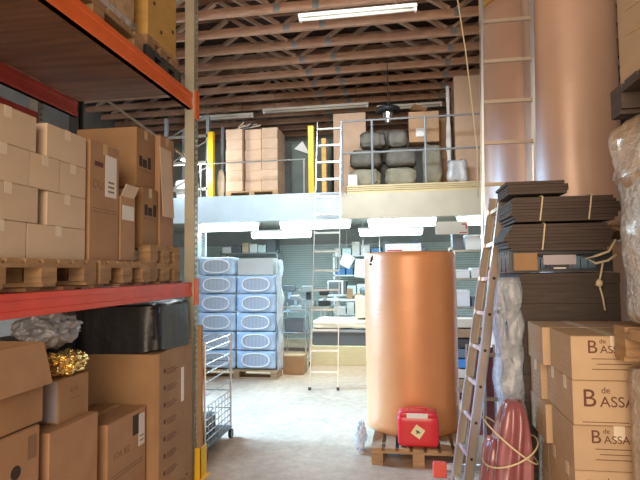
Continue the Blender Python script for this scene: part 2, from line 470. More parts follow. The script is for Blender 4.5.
# lower shelf loads
PG = 'pallets on the orange rack'
pallet('wooden pallet under the pale cartons on the lower rack shelf', -2.75,-1.84,2.04,2.88,SL,along='x',group=PG)
pallet('wooden pallet under the tall kraft carton with a white sticker', -2.75,-1.84,2.92,3.56,SL,along='x',group=PG)
pallet('lower of two wooden pallets stacked beside the rack post', -2.75,-1.86,3.59,4.11,SL,.135,along='x',group=PG)
pallet('upper of two wooden pallets stacked beside the rack post', -2.75,-1.86,3.59,4.11,SL+.137,.135,along='x',group=PG)
PZ = SL+.146
rows = [ (0,[(1.80,2.362,'near'),(2.372,2.86,'far')],'bottom'),
         (1,[(1.92,2.44,'near'),(2.52,2.86,'far')],'second'),
         (2,[(1.99,2.372,'near'),(2.378,2.61,'middle'),(2.616,2.86,'far')],'third'),
         (3,[(1.90,2.42,'near'),(2.51,2.86,'far')],'top')]
for k, cs, nm in rows:
    for a, b, w in cs:
        j = random.uniform(-.006,.006)
        carton('%s pale cream carton in the %s row of the lower rack shelf stack'%(w,nm), -2.36,-1.90+j,max(a,2.02),b,PZ+k*.186,PZ+k*.186+.184,'cardp','pale cartons on the lower rack shelf',tape='x',tm='tapew')
t = carton('tall kraft carton with a white sticker beside the pale carton stack', -2.5,-1.90,2.895,3.22,PZ,2.525,'card',tape='x')
MB().box(-1.9,-1.898,3.06,3.19,2.19,2.46).build('sticker','paper',t)
for z in (2.22,2.25,2.28): MB().box(-1.898,-1.897,3.09,3.16,z,z+.012).build('sticker_line','inks',t)
MB().box(-1.9,-1.898,2.94,3.03,2.37,2.40).build('printed_mark','ink',t)
text('OU',.075,(-1.899,2.92,2.23),SIDE,'inks',t)
for z in (2.08,2.10): MB().box(-1.9,-1.8985,2.93,3.19,z,z+.006).build('printed_line','inks',t)
t = thing('open_carton','small open-topped kraft carton with folded flaps between taller boxes','cardboard box',(-2.1,3.33,PZ))
b = MB()
for bx in ((-2.3,-1.895,3.24,3.245),(-2.3,-1.895,3.42,3.425),(-2.3,-2.295,3.245,3.42),(-1.90,-1.895,3.245,3.42)): b.box(*bx,PZ,2.22)
b.box(-2.3,-1.895,3.24,3.425,PZ,PZ+.005); b.build('body','card',t)
MB().bar((-1.897,3.33,2.22),(-1.86,3.33,2.30),.004,.17,(0,1,0)).build('flap','cardp',t)
MB().bar((-2.1,3.425,2.22),(-2.1,3.49,2.31),.38,.004,(0,1,0)).build('flap','cardp',t)
MB().box(-1.895,-1.893,3.26,3.41,2.06,2.16).build('paper_strip','paper',t)
Z2 = SL+.274
def printed(t, x, y0, z, s):
    for i,(dy,w,h) in enumerate(((0,.05,.09),(.06,.07,.07),(.15,.05,.10))): MB().box(x,x+.0015,y0+dy*s,y0+(dy+w)*s,z,z+h*s).build('printed_mark','inkd',t)
    MB().box(x,x+.0015,y0-.01,y0+.22*s,z-.03,z-.02).build('printed_line','inks',t)
t = carton('lower brown carton with dark print standing on the double pallets', -2.45,-1.93,3.60,3.84,Z2,2.34,'cardd',tape='x'); printed(t,-1.93,3.63,2.13,.9)
t = carton('upper brown carton with dark print standing on the double pallets', -2.45,-1.96,3.56,3.84,2.342,2.79,'cardd',tape='x'); printed(t,-1.96,3.6,2.5,.9)
t = carton('tall kraft carton with a pale hanging flap next to the rack post', -2.45,-1.92,3.86,4.10,Z2,2.80,'card',tape='x')
MB().bar((-1.915,3.94,2.70),(-1.885,3.94,2.14),.004,.20,(0,1,0)).build('hanging_flap','cardp',t)
carton('plain brown carton at the back of the lower shelf behind the printed cartons', -2.82,-2.5,3.5,4.1,Z2,2.6,'cardd',tape='x')

# upper shelf loads
pallet('wooden pallet under the pale wrapped load on the upper rack shelf', -2.75,-1.86,2.35,3.46,SU,.16,along='x',group=PG)
t = thing('wrapped_load','pale film-wrapped load on the upper rack shelf','wrapped load',(-2.3,2.9,SU+.17))
MB().rbox(-2.7,-1.90,2.40,3.42,SU+.175,4.25,.01,3,8,.02,3).build('load','osb',t)
MB().rbox(-2.72,-1.885,2.39,3.43,SU+.18,3.50,.01,5,8,.02,4).build('film','filmw',t,smooth=True)
pallet('dark stained pallet under the yellow crate on the upper rack shelf', -2.75,-1.86,3.52,4.11,SU,.15,'dkmet',along='x',group=PG)
pallet('weathered pallet directly under the yellow plywood crate', -2.7,-1.88,3.56,4.10,SU+.152,.10,'wood',along='x',group=PG)
t = thing('plywood_crate','yellow plywood crate with round hand holes on the upper rack shelf','crate',(-2.2,3.85,SU+.255))
MB().box(-2.55,-1.9,3.60,4.10,SU+.255,4.30).build('body','woody',t,bev=.006)
for (yy,z) in ((3.82,3.62),(3.86,3.98),(4.03,3.72),(3.70,3.80)):
    MB().tube([(-1.899,yy,z),(-1.896,yy,z)],.016,14).build('hand_hole','inkd',t)

# cartons on the floor under the rack
FG = 'cartons under the orange rack'
pallet('wooden pallet on the floor under the large printed octabin', -2.48,-1.74,3.46,4.09,0,.12,group=PG,along='x')
t = thing('octabin','large printed kraft octabin with a black liner next to the rack post','cardboard box',(-2.1,3.77,.122))
g0 = MB()
prof = [(-1.73,3.48),(-1.73,4.05),(-1.77,4.10),(-2.42,4.10),(-2.46,4.05),(-2.46,3.50),(-2.42,3.45),(-1.76,3.45)]
vs0 = [g0.bm.verts.new((x,y,.122)) for x,y in prof]; vs1 = [g0.bm.verts.new((x,y,1.12+(.04 if y>4 else 0))) for x,y in prof]
for i in range(8): g0.bm.faces.new((vs0[i],vs0[(i+1)%8],vs1[(i+1)%8],vs1[i]))
g0.bm.faces.new(vs0[::-1]); g0.bm.faces.new(vs1)
g0.build('body','cardd',t,bev=.003)
for k in range(7):
    z = 1.0-k*.12
    MB().box(-1.7295,-1.728,3.55,3.58,z-.03,z).build('printed_mark','ink',t)
    for e in range(3): MB().box(-1.7295,-1.728,3.60,3.74+.03*(e%2),z-.012-.016*e,z-.007-.016*e).build('printed_line','ink',t)
MB().box(-1.7295,-1.727,3.84,3.89,.70,.96).build('sticker','paper',t)
def liner(u,v):
    a = u*2*PI; r = 1-.05*v+.02*math.sin(9*a)*(1-v)
    x = -2.075+.352*r*math.copysign(abs(math.cos(a))**.35,math.cos(a)); yq = 3.775+.332*r*math.copysign(abs(math.sin(a))**.35,math.sin(a))
    dip = .06*math.cos(a)-.05*math.sin(a)
    return (x,yq,1.07+dip*(1-v)+.385*v+.02*noise.noise(Vector((x*4,yq*4,v*3))))
MB().grid(liner,60,10).rbox(-2.40,-1.75,3.46,4.09,1.20,1.475,.02,5,9,.05,3).build('black_liner','black',t,smooth=True)
t = thing('black_tub','big black plastic tub behind the brown cartons under the rack','tub',(-2.6,3.2,0))
b = MB(); b.box(-2.82,-2.50,2.75,3.66,0,.03)
for bx in ((-2.82,-2.50,2.75,2.78),(-2.82,-2.50,3.63,3.66),(-2.82,-2.79,2.78,3.63),(-2.53,-2.50,2.78,3.63)): b.box(*bx,.03,1.24)
b.build('body','blackp',t,bev=.004)
MB().box(-2.83,-2.49,2.74,3.67,1.22,1.255).build('rim','blackp',t,bev=.004)
pallet('wooden pallet on the floor under the near brown cartons', -2.22,-1.78,2.0,3.42,0,.10,group=PG,along='x')
t = carton('kraft carton with a barcode sticker and stencilled words under the rack', -2.2,-1.80,2.955,3.42,.102,.777,'card',FG,tape='y')
MB().box(-1.80,-1.7985,3.25,3.33,.62,.75).build('printed_mark','inkd',t)
MB().box(-1.80,-1.798,3.325,3.405,.53,.74).build('sticker','paper',t)
for z in (.56,.59): MB().box(-1.798,-1.797,3.34,3.39,z,z+.008).build('sticker_line','inks',t)
text('FOR BIZ',.055,(-1.799,3.02,.54),SIDE,'inks',t)
for z in (.44,.42): MB().box(-1.80,-1.7988,3.0,3.38,z,z+.008).build('printed_line','inks',t)
carton('plain brown carton without print under the rack beside the stencilled one', -2.2,-1.80,2.43,2.85,.102,.888,'card',FG,tape='y')
t = carton('brown carton with a handle hole and dark stamp at the near end under the rack', -2.2,-1.80,1.95,2.355,.102,.955,'card',FG,tape='y')
MB().tube([(-1.801,2.20,.78),(-1.798,2.20,.78)],.032,16).build('handle_hole','inkd',t)
MB().box(-1.80,-1.7985,2.275,2.335,.81,.92).build('printed_mark','inks',t)
MB().box(-1.80,-1.7985,2.14,2.23,.55,.68).build('sticker','paper',t)
t = carton('small carton with a lilac end on top of the plain brown carton', -2.15,-1.85,2.57,2.83,.89,1.125,'cardd',FG,tape='y')
MB().box(-2.13,-1.86,2.567,2.57,.90,1.115).build('lilac_panel','lilac',t)
text('aya',.06,(-1.849,2.66,1.04),SIDE,'inks',t)
MB().box(-1.85,-1.849,2.66,2.75,1.0,1.006).build('printed_line','inks',t)
t = thing('open_carton','large open kraft carton with a long folded side flap, near end under the rack','cardboard box',(-2.0,2.2,.957),0,FG)
b = MB()
for bx in ((-2.2,-1.82,1.95,1.956),(-2.2,-1.82,2.394,2.40),(-2.2,-2.194,1.956,2.394),(-1.826,-1.82,1.956,2.394)): b.box(*bx,.958,1.355)
b.box(-2.2,-1.82,1.95,2.40,.957,.963); b.build('body','cardd',t)
MB().bar((-1.818,2.175,1.355),(-1.765,2.175,1.15),.004,.445,(0,1,0)).build('flap','card',t)
MB().bar((-2.203,2.175,1.355),(-2.33,2.175,1.44),.004,.43,(0,1,0)).build('flap','card',t)
MB().blob((-1.97,2.63,1.395),(.13,.19,.105),.35,2.5,5,1,2).build('bubble_wrap','bubble',None,smooth=True)
tag(bpy.data.objects['bubble_wrap'],'crumpled grey bubble wrap bundle on top of the open carton','bubble wrap')
MB().blob((-1.91,2.70,1.197),(.085,.12,.065),.35,3,5,.8,5).build('foil_bag','foil',None,smooth=True)
tag(bpy.data.objects['foil_bag'],'crumpled gold foil bag on the small carton beneath the bubble wrap','foil bag')
# blue load seen through the rack
t = thing('wrapped_load','blue and white striped wrapped load seen through the rack below the red beam','wrapped load',(-3.7,4.6,0))
MB().rbox(-4.3,-3.3,4.3,5.3,.062,1.42,.02,3,8,.05,1).build('load','blue',t,smooth=True)
for i in range(7): MB().bar((-3.29,4.25+i*.13,.9),(-3.29,4.45+i*.13,1.38),.01,.05,(0,1,0)).build('stripe','whitep',t)
MB().box(-4.3,-3.3,4.3,5.3,0,.06).build('base_board','wood',t)

# wire trolley
t = thing('wire_trolley','chrome wire cage trolley at the end of the orange rack','trolley',(-1.9,4.85,0))
for (xx,yy) in ((-1.80,4.50),(-1.80,5.20),(-2.35,4.50),(-2.35,5.20)):
    MB().tube([(xx,yy,.10),(xx,yy,1.06)],.012).build('post','chrome',t)
    c = MB().tube([(xx-.015,yy,.045),(xx+.015,yy,.045)],.045,16).build('caster','blackp',t)
MB().box(-2.36,-1.79,4.49,5.21,.10,.125).build('base_frame','dkmet',t,bev=.003)
for side,xx in (('near',-1.80),('far',-2.35)):
    w = MB()
    for z in (1.05,.98,.86,.78,.70,.58,.48,.42,.36,.30,.24,.18): w.tube([(xx,4.50,z),(xx,5.20,z)],.0055,6)
    for i in range(1,8): w.tube([(xx,4.5+i*.0875,.12),(xx,4.5+i*.0875,.48)],.004,6)
    w.build('wire_panel','chrome',t)
w = MB()
for z in (1.05,.78,.48,.3): w.tube([(-1.80,5.20,z),(-2.35,5.20,z)],.005,6)
w.build('wire_panel','chrome',t)
MB().box(-2.2,-1.9,4.7,5.05,.127,.30).build('wrapped_parcel','blackp',None,bev=.01)
tag(bpy.data.objects['wrapped_parcel'],'small dark parcel lying inside the wire cage trolley','parcel')

# ------------------------------------------------------------------ blue bales
pallet('dark pallet under the blue film-wrapped bales at the back', -3.34,-2.02,8.0,8.36,0,.14,'wood',along='x',group='pallets at the back')
def make_bale():
    t = thing('tube_bale','x','bale',(0,0,0),0,'blue film wrapped tube bales')
    W[t.name] = Matrix()
    MB().rbox(-.318,.318,0,.30,0,.296,.012,6,9,.035,2).build('film','blue',t,smooth=True)
    ov = MB(); n = 30
    vs = [ov.bm.verts.new((.215*math.copysign(abs(math.cos(a))**.8,math.cos(a)),-.006,.148+.098*math.copysign(abs(math.sin(a))**.8,math.sin(a)))) for a in [i*2*PI/n for i in range(n)]]
    f = ov.bm.faces.new(vs); r = bmesh.ops.extrude_face_region(ov.bm, geom=[f])
    for v in [g for g in r['geom'] if isinstance(g,bmesh.types.BMVert)]: v.co.y += .02
    ov.build('tube_ends','bluedk',t)
    MB().tube([(.222*math.copysign(abs(math.cos(a))**.8,math.cos(a)),-.006,.148+.104*math.copysign(abs(math.sin(a))**.8,math.sin(a))) for a in [i*2*PI/n for i in range(n)]],.012,6,True).build('film_rim','whitep',t)
    return t
bale = make_bale(); first = True
RW = ['bottom','second','third','fourth','fifth','topmost']
for c,(cx,nr_) in enumerate(((-3.02,6),(-2.36,5))):
    for r in range(nr_):
        o = bale if first else copy_tree(bale); first = False
        o.location = (cx+random.uniform(-.008,.008), 8.02+random.uniform(-.01,.01), .143+r*.298)
        o['label'] = 'blue film-wrapped tube bale, %s of the %s column by the mezzanine'%(RW[r],('left','right')[c])
t = carton('grey flat carton on top of the right column of blue bales', -2.66,-2.08,8.04,8.34,1.636,1.90,'wallp',tape='x',name='grey_carton')
MB().grid(lambda u,v:(-2.02+.05*noise.noise(Vector((u*3,v*7,1)))+.02, 8.0+.36*u, .12+1.75*v),8,40,.004).build('loose_film','film',None,smooth=True)
tag(bpy.data.objects['loose_film'],'loose crinkled clear film hanging down the right side of the blue bales','plastic film')

# ------------------------------------------------------------------ copper rolls
def roll(label, cx, cy, z0, h, r, seed=0, group='copper film rolls', m='rosy'):
    t = thing('film_roll', label, 'film roll', (cx,cy,z0), 0, group)
    prof = [(.05,0),(r-.012,0),(r,.012)]
    n = 26
    for i in range(1,n): prof.append((r,.012+(h-.024)*i/n))
    prof += [(r,h-.012),(r-.012,h),(.05,h)]
    def fn(a,z): return 1+.012*noise.noise(Vector((math.cos(a)*1.5,math.sin(a)*1.5,z*1.2+seed)))+.006*noise.noise(Vector((math.cos(a)*3,math.sin(a)*3,z*9+seed)))
    MB().lathe((cx,cy,z0),prof,72,True,fn).build('film',m,t,smooth=True)
    MB().lathe((cx,cy,z0),[(.045,h-.3),(.045,h+.004),(.038,h+.004),(.038,h-.3)],24).build('core_tube','cardd',t)
    def seam(u,v):
        a = -PI/2-.35+.1*u; rr = r*fn(a,h*v)+.004
        return (cx+math.cos(a)*rr, cy+math.sin(a)*rr, z0+.02+(h-.04)*v)
    return t
pallet('wooden pallet under the standing copper roll and the red case', -.33,.48,4.65,5.85,0,.144,'wood',along='y',group='pallets in the aisle')
t = roll('big copper-coloured film roll standing on a pallet in the aisle', .04,5.40,.146,1.72,.458,1,m='copper')
a = -PI*.80
b = MB()
for (dx,dz,w,h) in ((0,0,.018,.05),(.02,.015,.015,.05),(.0,-.03,.035,.02)):
    p = Vector((.04+math.cos(a)*.462,5.40+math.sin(a)*.462,1.77+dz)); tx = Vector((-math.sin(a),math.cos(a),0))
    b.bar(p+tx*dx,p+tx*dx+Vector((.004,0,h)),w,.004)
b.build('black_tag','inkd',t)
MB().blob((-.455,5.0,.13),(.05,.16,.12),.5,3,4,1,3,flat=-.128).build('loose_film','film',None,smooth=True)
tag(bpy.data.objects['loose_film.001'],'crumpled clear plastic film bunched at the foot of the standing copper roll','plastic film')

# right-hand rolls, each stack two high
for (cx,cy,r,zt,nm) in ((1.35,6.02,.46,4.6,'far'),(1.455,4.78,.375,5.1,'near')):
    pallet('wooden pallet under the %s stack of copper rolls on the right'%nm, cx-.4,cx+.4,cy-.4,cy+.4,0,.144,'wood',group='pallets in the aisle')
    roll('lower copper film roll of the %s right-hand stack'%nm, cx,cy,.146,1.75,r,2)
    pallet('wooden pallet between the two copper rolls of the %s right-hand stack'%nm, cx-.37,cx+.37,cy-.35,cy+.35,1.9,.12,'wood',group='pallets in the aisle')
    roll('tall upper copper film roll of the %s right-hand stack'%nm, cx,cy,2.022,zt-2.022,r,5)
carton('yellowish carton lying on top of the far tall copper roll', .93,1.75,5.7,6.3,4.613,5.2,'woody',tape='x')

# red case on the pallet
t = thing('red_case','red plastic case with a diamond sticker on the pallet before the copper roll','case',(.08,4.74,.146))
MB().rbox(-.10,.255,4.67,4.83,.152,.425,.0,3,8,.035).build('body','redp',t,smooth=True)
MB().rbox(-.09,.245,4.665,4.835,.405,.455,.0,3,6,.02).build('lid','redp',t,smooth=True)
MB().box(-.02,.16,4.659,4.664,.405,.447).build('white_label','paper',t)
b = MB(); q = Matrix.Translation((.075,4.667,.29)) @ Matrix.Rotation(.6,4,'Y'); b.box(-.045,.045,-.002,.002,-.045,.045,q); b.build('diamond_sticker','sticker',t)
b = MB(); b.box(-.022,.022,-.004,-.002,-.006,.006,q).box(-.006,.006,-.004,-.002,-.02,.012,q); b.build('sticker_mark','greyp',t)
for xx in (-.05,.2): MB().box(xx-.02,xx+.02,4.69,4.80,.145,.156).build('foot','blackp',t)
MB().tube([(.0,4.75,.455),(.0,4.75,.475),(.15,4.75,.475),(.15,4.75,.455)],.008).build('handle','redp',t)
MB().rbox(-.20,-.02,4.80,5.2,.03,.10,.01,8,5,.02).build('plastic_bag','blueb',None,smooth=True)
o = bpy.data.objects['plastic_bag']; tag(o,'crumpled blue plastic bag pushed under the pallet of the standing roll','plastic bag'); o.location.z = .024

# ------------------------------------------------------------------ ladders
def ladder(name, label, fl, fr, tl, tr_, n, w=.026, dpt=.065, inward=None, m='alu', mw='aluw', first=.25, grp=None, fl_t=.005, rm=None, holes=False):
    """rails from foot to top; tread bars between"""
    fl, fr, tl, tr_ = map(Vector,(fl,fr,tl,tr_))
    t = thing(name,label,'ladder',tuple((fl+fr)/2),0,grp)
    side = (fr-fl).normalized(); up = (tl-fl).normalized(); nrm = side.cross(up).normalized()
    for p,q,s in ((fl,tl,1),(fr,tr_,-1)):
        b = MB()
        # C-channel: web and two flanges that point inwards
        x, yv, zv = side, nrm, (q-p).normalized()
        m4 = Matrix(((x.x,yv.x,zv.x,p.x),(x.y,yv.y,zv.y,p.y),(x.z,yv.z,zv.z,p.z),(0,0,0,1)))
        L = (q-p).length
        b2 = MB(); b2.box(-.003,.003,-dpt/2+.004,dpt/2-.004,0,L,m4)
        o = MB().box(-w/2 if s<0 else -.004, .004 if s<0 else w/2, -dpt/2,-dpt/2+fl_t,0,L,m4).box(-w/2 if s<0 else -.004, .004 if s<0 else w/2, dpt/2-fl_t,dpt/2,0,L,m4)
        r_ = b2.build('rail',mw,t); o.build('rail_flange',m,r_)
        MB().box(-.02,.02,-dpt/2-.006,dpt/2+.006,-.0,.04,m4).build('rubber_foot','blackp',t)
    L = (tl-fl).length
    for i in range(n):
        k = (first+i*(L-first-.12)/(n-1))/L
        a = fl.lerp(tl,k); c = fr.lerp(tr_,k)
        if holes: MB().tube([c+side*.0035,c+side*.006],.011,12).build('rung_end','inkd',t)
        MB().bar(a,c,.028,.028,tuple(up)).build('rung',rm or m,t)
    return t
ladder('leaning_ladder','slim aluminium ladder leaning on the mezzanine edge beyond the aisle',(-1.38,7.36,0),(-.98,7.40,0),(-1.385,8.335,4.12),(-.99,8.335,4.12),14,.018,.045,mw='galv',m='galv')
l2 = ladder('extension_ladder','tall upright extension ladder in front of the big copper rolls',(.585,4.40,.03),(1.0,4.40,.03),(.70,4.50,4.95),(1.12,4.50,4.95),14,.03,.07,mw='alu',first=.27,rm='aluw')  # rungs use the darker web metal to stand in for backlit shade
MB().box(.22,1.0,4.355,4.385,.09,.14).build('stabiliser_bar','alu',l2,bev=.003)
for xx,ww in ((.18,.11),(1.0,.04)): MB().box(xx,xx+ww,4.345,4.395,.03,.15).build('end_cap','redcap',l2,bev=.008)
l3 = ladder('leaning_ladder','aluminium ladder leaning sideways against the dark stack, seen nearly edge-on',(.34,4.28,0),(.385,3.93,0),(.685,4.20,2.24),(.715,3.87,2.26),9,.034,.068,first=.08,fl_t=.009,holes=True)

# hanging cord
pts = [(0.44,4.62,5.27),(.45,4.62,4.8),(.49,4.62,4.2),(.56,4.61,3.6),(.60,4.60,3.1),(.63,4.58,2.7),(.62,4.57,2.3)]
MB().tube(pts,.006,8).build('hanging_rope','cord',None,smooth=True)
tag(bpy.data.objects['hanging_rope'],'thin pale rope hanging from the roof beside the tall ladder','rope')

# ------------------------------------------------------------------ dark stack on the right
t = thing('wrapped_load','dark brown wrapped load of boards below the flattened cartons, right of the leaning ladder','wrapped load',(1.0,3.8,.146))
pallet('dark pallet on the floor under the brown wrapped load', .72,1.3,3.38,4.1,0,.144,'darkcard',group='pallets in the aisle')
b = MB(); z = .148
while z < 1.64:
    h = random.choice((.03,.05,.12,.16)); j = random.uniform(-.008,.008); b.box(.70+j,1.27+j*.5,3.38+abs(j),4.10,z,min(z+h-.002,1.662)); z += h
b.build('boards','darkcard',t)
def strip(u,v):
    z = .45+1.17*v; yq = 3.40+.40*u
    return (.60-.02*math.sin(v*9+u*3)-.05*noise.noise(Vector((u*3,z*4,0))), yq, z)
MB().grid(strip,16,60,.004).build('clear_wrap','veil',t,smooth=True)
b = MB()
for k in range(3): b.grid(lambda u,v:(.57+.12*u+.04*noise.noise(Vector((v*6,k,u*3))), 3.39-.015-.03*k*abs(noise.noise(Vector((v*5,u,k)))), .5+1.14*v),6,40,.003)
b.build('clear_wrap','veil',t,smooth=True)
p = pallet('grey-black plastic pallet with a label plate between the dark bundles', .64,1.24,3.40,3.80,1.67,.13,'dkmet',along='x',group='pallets in the aisle',name='plastic_pallet')
MB().box(.84,1.03,3.392,3.40,1.715,1.775).build('label_plate','lilac',p,bev=.001)
MB().box(.90,.97,3.394,3.40,1.69,1.698).build('label_plate','paper',p)
MB().box(.66,.80,3.36,3.396,1.68,1.79).build('wooden_block','cardd',p,bev=.004)
def bundle(label, x0,x1,y0,y1,z0,z1,cords,seed,r=.03):
    random.seed(seed)
    t = thing('cardboard_bundle',label,'cardboard bundle',((x0+x1)/2,(y0+y1)/2,z0),0,'dark flattened carton bundles')
    b = MB(); n = max(4,int((z1-z0)/.019)); dz = (z1-z0)/n
    for i in range(n):
        k = (i+.5)/n*2-1; bul = r*(1-k*k); j = random.uniform(-.012,.012)
        b.box(x0+r-bul+j,x1-r+bul+j,y0+random.uniform(0,.012),y1,z0+i*dz,z0+(i+1)*dz-.0015)
    b.build('flattened_boards','darkcard2',t)
    for cx in cords:
        MB().tube([(cx,y0-.006,z0+.004),(cx+.01,y0-.008,(z0+z1)/2),(cx+.02,y0-.006,z1-.002),(cx+.02,y0+.02,z1+.006),(cx+.02,y1,z1+.006),(cx+.02,y1+.006,z1-.01),(cx,y1+.006,z0+.01)],.005,6).build('cord','cord',t)
    return t
bundle('lowest dark bundle of flattened cartons on the grey-black pallet', .62,1.245,3.37,3.79,1.802,1.968,(.83,),3,.05)
t2 = bundle('wide middle dark bundle of flattened cartons tied with cream cord', .65,1.285,3.36,3.79,1.982,2.135,(.82,1.10),4,.04)
bundle('small bluish dark bundle of flattened cartons topmost on the stack', .635,.99,3.36,3.75,2.155,2.235,(),5,.01)
kn = thing('string_tangle','knotted cream string tangle hanging at the right end of the dark bundles','string',(1.13,3.34,1.5))
MB().tube([(1.24,3.34,1.86),(1.20,3.345,1.79),(1.13,3.35,1.765),(1.07,3.345,1.75),(1.12,3.335,1.72),(1.19,3.34,1.735),(1.24,3.34,1.77)],.008,6).build('loop','cord',kn,smooth=True)
MB().tube([(1.165,3.345,1.73),(1.15,3.34,1.66),(1.135,3.34,1.60),(1.155,3.345,1.52),(1.165,3.345,1.44)],.006,6).blob((1.137,3.34,1.6),(.02,.015,.025),.3,3,2).build('tail','cord',kn,smooth=True)

# burgundy bundle
t = thing('burgundy_bundle','burgundy plastic bundle tied with cream cord, leaning by the ladder foot','bundle',(.55,3.3,0))
def hull(cx,cy,rx,ry,h,sd):
    def f(u,v):
        a = u*2*PI; z = math.sin(v*PI/2)
        rr = math.cos(v*PI/2)**.55 if v < 1 else 0
        k = 1+.07*math.sin(3*a+5*z+sd)+.05*math.sin(7*a+2*z)+.34*noise.noise(Vector((math.cos(a)*2.2,math.sin(a)*2.2,z*2.2+sd)))+.10*abs(math.sin(4*a+1.5*z))
        return (cx+.06*z+rx*rr*math.cos(a)*k, cy+ry*rr*math.sin(a)*k, .005+h*z)
    return f
MB().grid(hull(.53,3.14,.115,.18,.95,0),48,28).build('sheeting','burg',t,smooth=True)
MB().grid(hull(.44,3.20,.10,.16,.72,2),40,24).build('loose_sheet','burg',t,smooth=True)
for k,(z0,z1,rr) in enumerate(((.60,.74,.13),(.84,.62,.125))):
    MB().tube([(.56+rr*1.12*math.cos(a),3.14+.21*math.sin(a),z0+(z1-z0)*(.5+.5*math.cos(a))) for a in [i*2*PI/28 for i in range(28)]],.005,6,True).build('cord','cord',t,smooth=True)
t = thing('metal_frame','small chrome frame with a maroon panel behind the leaning ladder','frame',(.62,4.2,0))
MB().tube([(.50,4.62,0),(.50,4.62,1.05),(.72,4.62,1.05),(.72,4.62,0)],.012).build('frame_tube','chrome',t)
MB().box(.51,.71,4.61,4.63,.30,1.03).build('panel','burg',t)

# ------------------------------------------------------------------ wine cartons
pallet('pallet on the floor beneath the printed wine cartons', .74,1.56,2.60,3.34,0,.144,'wood',group='pallets in the aisle')
RH = .2055
NM = ['bottom','second','third','fourth','fifth','top']
DP = ['nearest','middle','rear']
G = 'printed wine cartons'
def logo(t, x, y, z, big):
    if big:
        text('B',.115,(x,y,z),FRONT,'ink',t); text('ASSAC',.068,(x+.078,y,z),FRONT,'ink',t); text('de',.04,(x+.085,y,z+.062),FRONT,'ink',t)
        MB().box(x,x+.2,y-.001,y,z-.072,z-.069).build('printed_line','ink',t)
    else:
        text('B',.085,(x+.03,y,z),FRONT,'ink',t); text('ASSAC',.05,(x+.088,y,z),FRONT,'ink',t); text('de',.03,(x+.085,y,z+.045),FRONT,'ink',t)
        for k,(a,b) in enumerate(((.05,.24),(.07,.22),(.05,.24))): MB().box(x+a,x+b,y-.001,y,z-.028-.024*k,z-.025-.024*k).build('printed_line','ink',t)
for r in range(6):
    z = .146+r*RH
    typ = (5-r) % 2
    ys = [(2.62,2.975),(2.99,3.33)] if typ == 0 else [(2.62,2.855),(2.86,3.09),(3.095,3.33)]
    for i,(a,b) in enumerate(ys):
        j = (-.012 if (i and r == 5) else 0)+random.uniform(-.005,.004)
        xa = .76-.0015*(5-r)+j - (.03 if i==len(ys)-1 and r >= 3 else 0)
        t = carton('%s wine carton of the %s row in the left column of the printed stack'%(DP[0] if i==0 else (DP[1] if (i==1 and len(ys)==3) else DP[2]),NM[r]), xa,1.15,a,b,z,z+RH-.002,'cardwine',G,tape='x' if typ else 'y',tm='tapew')
        if i == 0: logo(t,.795,a-.0008,z+(.085 if typ else .125),typ==1)
        # faint print on the left end
        mk = MB()
        for q in range(4): mk.box(xa-.001,xa,a+.05,b-.06-.02*(q%2),z+.05+q*.025,z+.054+q*.025)
        mk.build('end_print','tape',t)
for r in range(6):
    z = .146+r*RH
    for i,(a,b) in enumerate([(2.62,2.97),(2.98,3.33)]):
        carton('%s wine carton of the %s row in the right column of the printed stack'%(('nearest','rear')[i],NM[r]),1.165,1.55,a,b,z,z+RH-.002,'cardwine',G,tape='y',tm='tapew')

# ------------------------------------------------------------------ near right wrapped loads
pallet('wooden pallet on the floor under the nearest wrapped load on the right', .97,1.8,1.5,2.54,0,.144,'wood',group='pallets in the aisle')
t = thing('wrapped_load','silvery film-wrapped load on the floor at the right edge of the aisle','wrapped load',(1.4,2,.146))
MB().rbox(.955,1.8,1.5,2.555,.15,1.265,.012,5,14,.03,1).build('wrap','filmw',t,smooth=True)
pallet('orange-brown pallet between the two wrapped loads on the right', .935,1.8,1.5,2.585,1.285,.15,'wood',along='x',group='pallets in the aisle')
t = thing('wrapped_load','film-wrapped load with a sloping shoulder on the upper right pallet','wrapped load',(1.4,2,1.437))
def shoulder(x0,x1,y0,y1,z0,z1):
    b = MB().rbox(x0,x1,y0,y1,z0,z1,.02,4,16,.05,6)
    for v in b.bm.verts:
        k = max(0,(v.co.z-2.05)/.3)
        v.co.z += -.0*k; 
    return b
shoulder(.945,1.8,1.5,2.56,1.44,2.33).build('wrap','filmw',t,smooth=True)
MB().rbox(.925,1.5,1.6,2.66,2.0,2.36,.045,5,12,.09,9).build('loose_wrap','filmc',t,smooth=True)
MB().blob((1.17,2.63,1.86),(.10,.06,.18),.5,3,4,1,7).build('loose_wrap','filmc',t,smooth=True)
pallet('dark tilted-looking pallet on top of the sloping wrapped load', .955,1.7,1.5,2.56,2.375,.13,'darkcard2',along='x',group='pallets in the aisle')
t = carton('tall yellowish carton with faint print on the highest right pallet', .965,1.6,2.05,2.47,2.507,3.35,'cardwine',tape='x')
for k in range(5): MB().bar((.9635,2.15,2.66+k*.11),(.9635,2.38,2.70+k*.11),.002,.012,(0,1,0)).build('printed_line','tape',t)

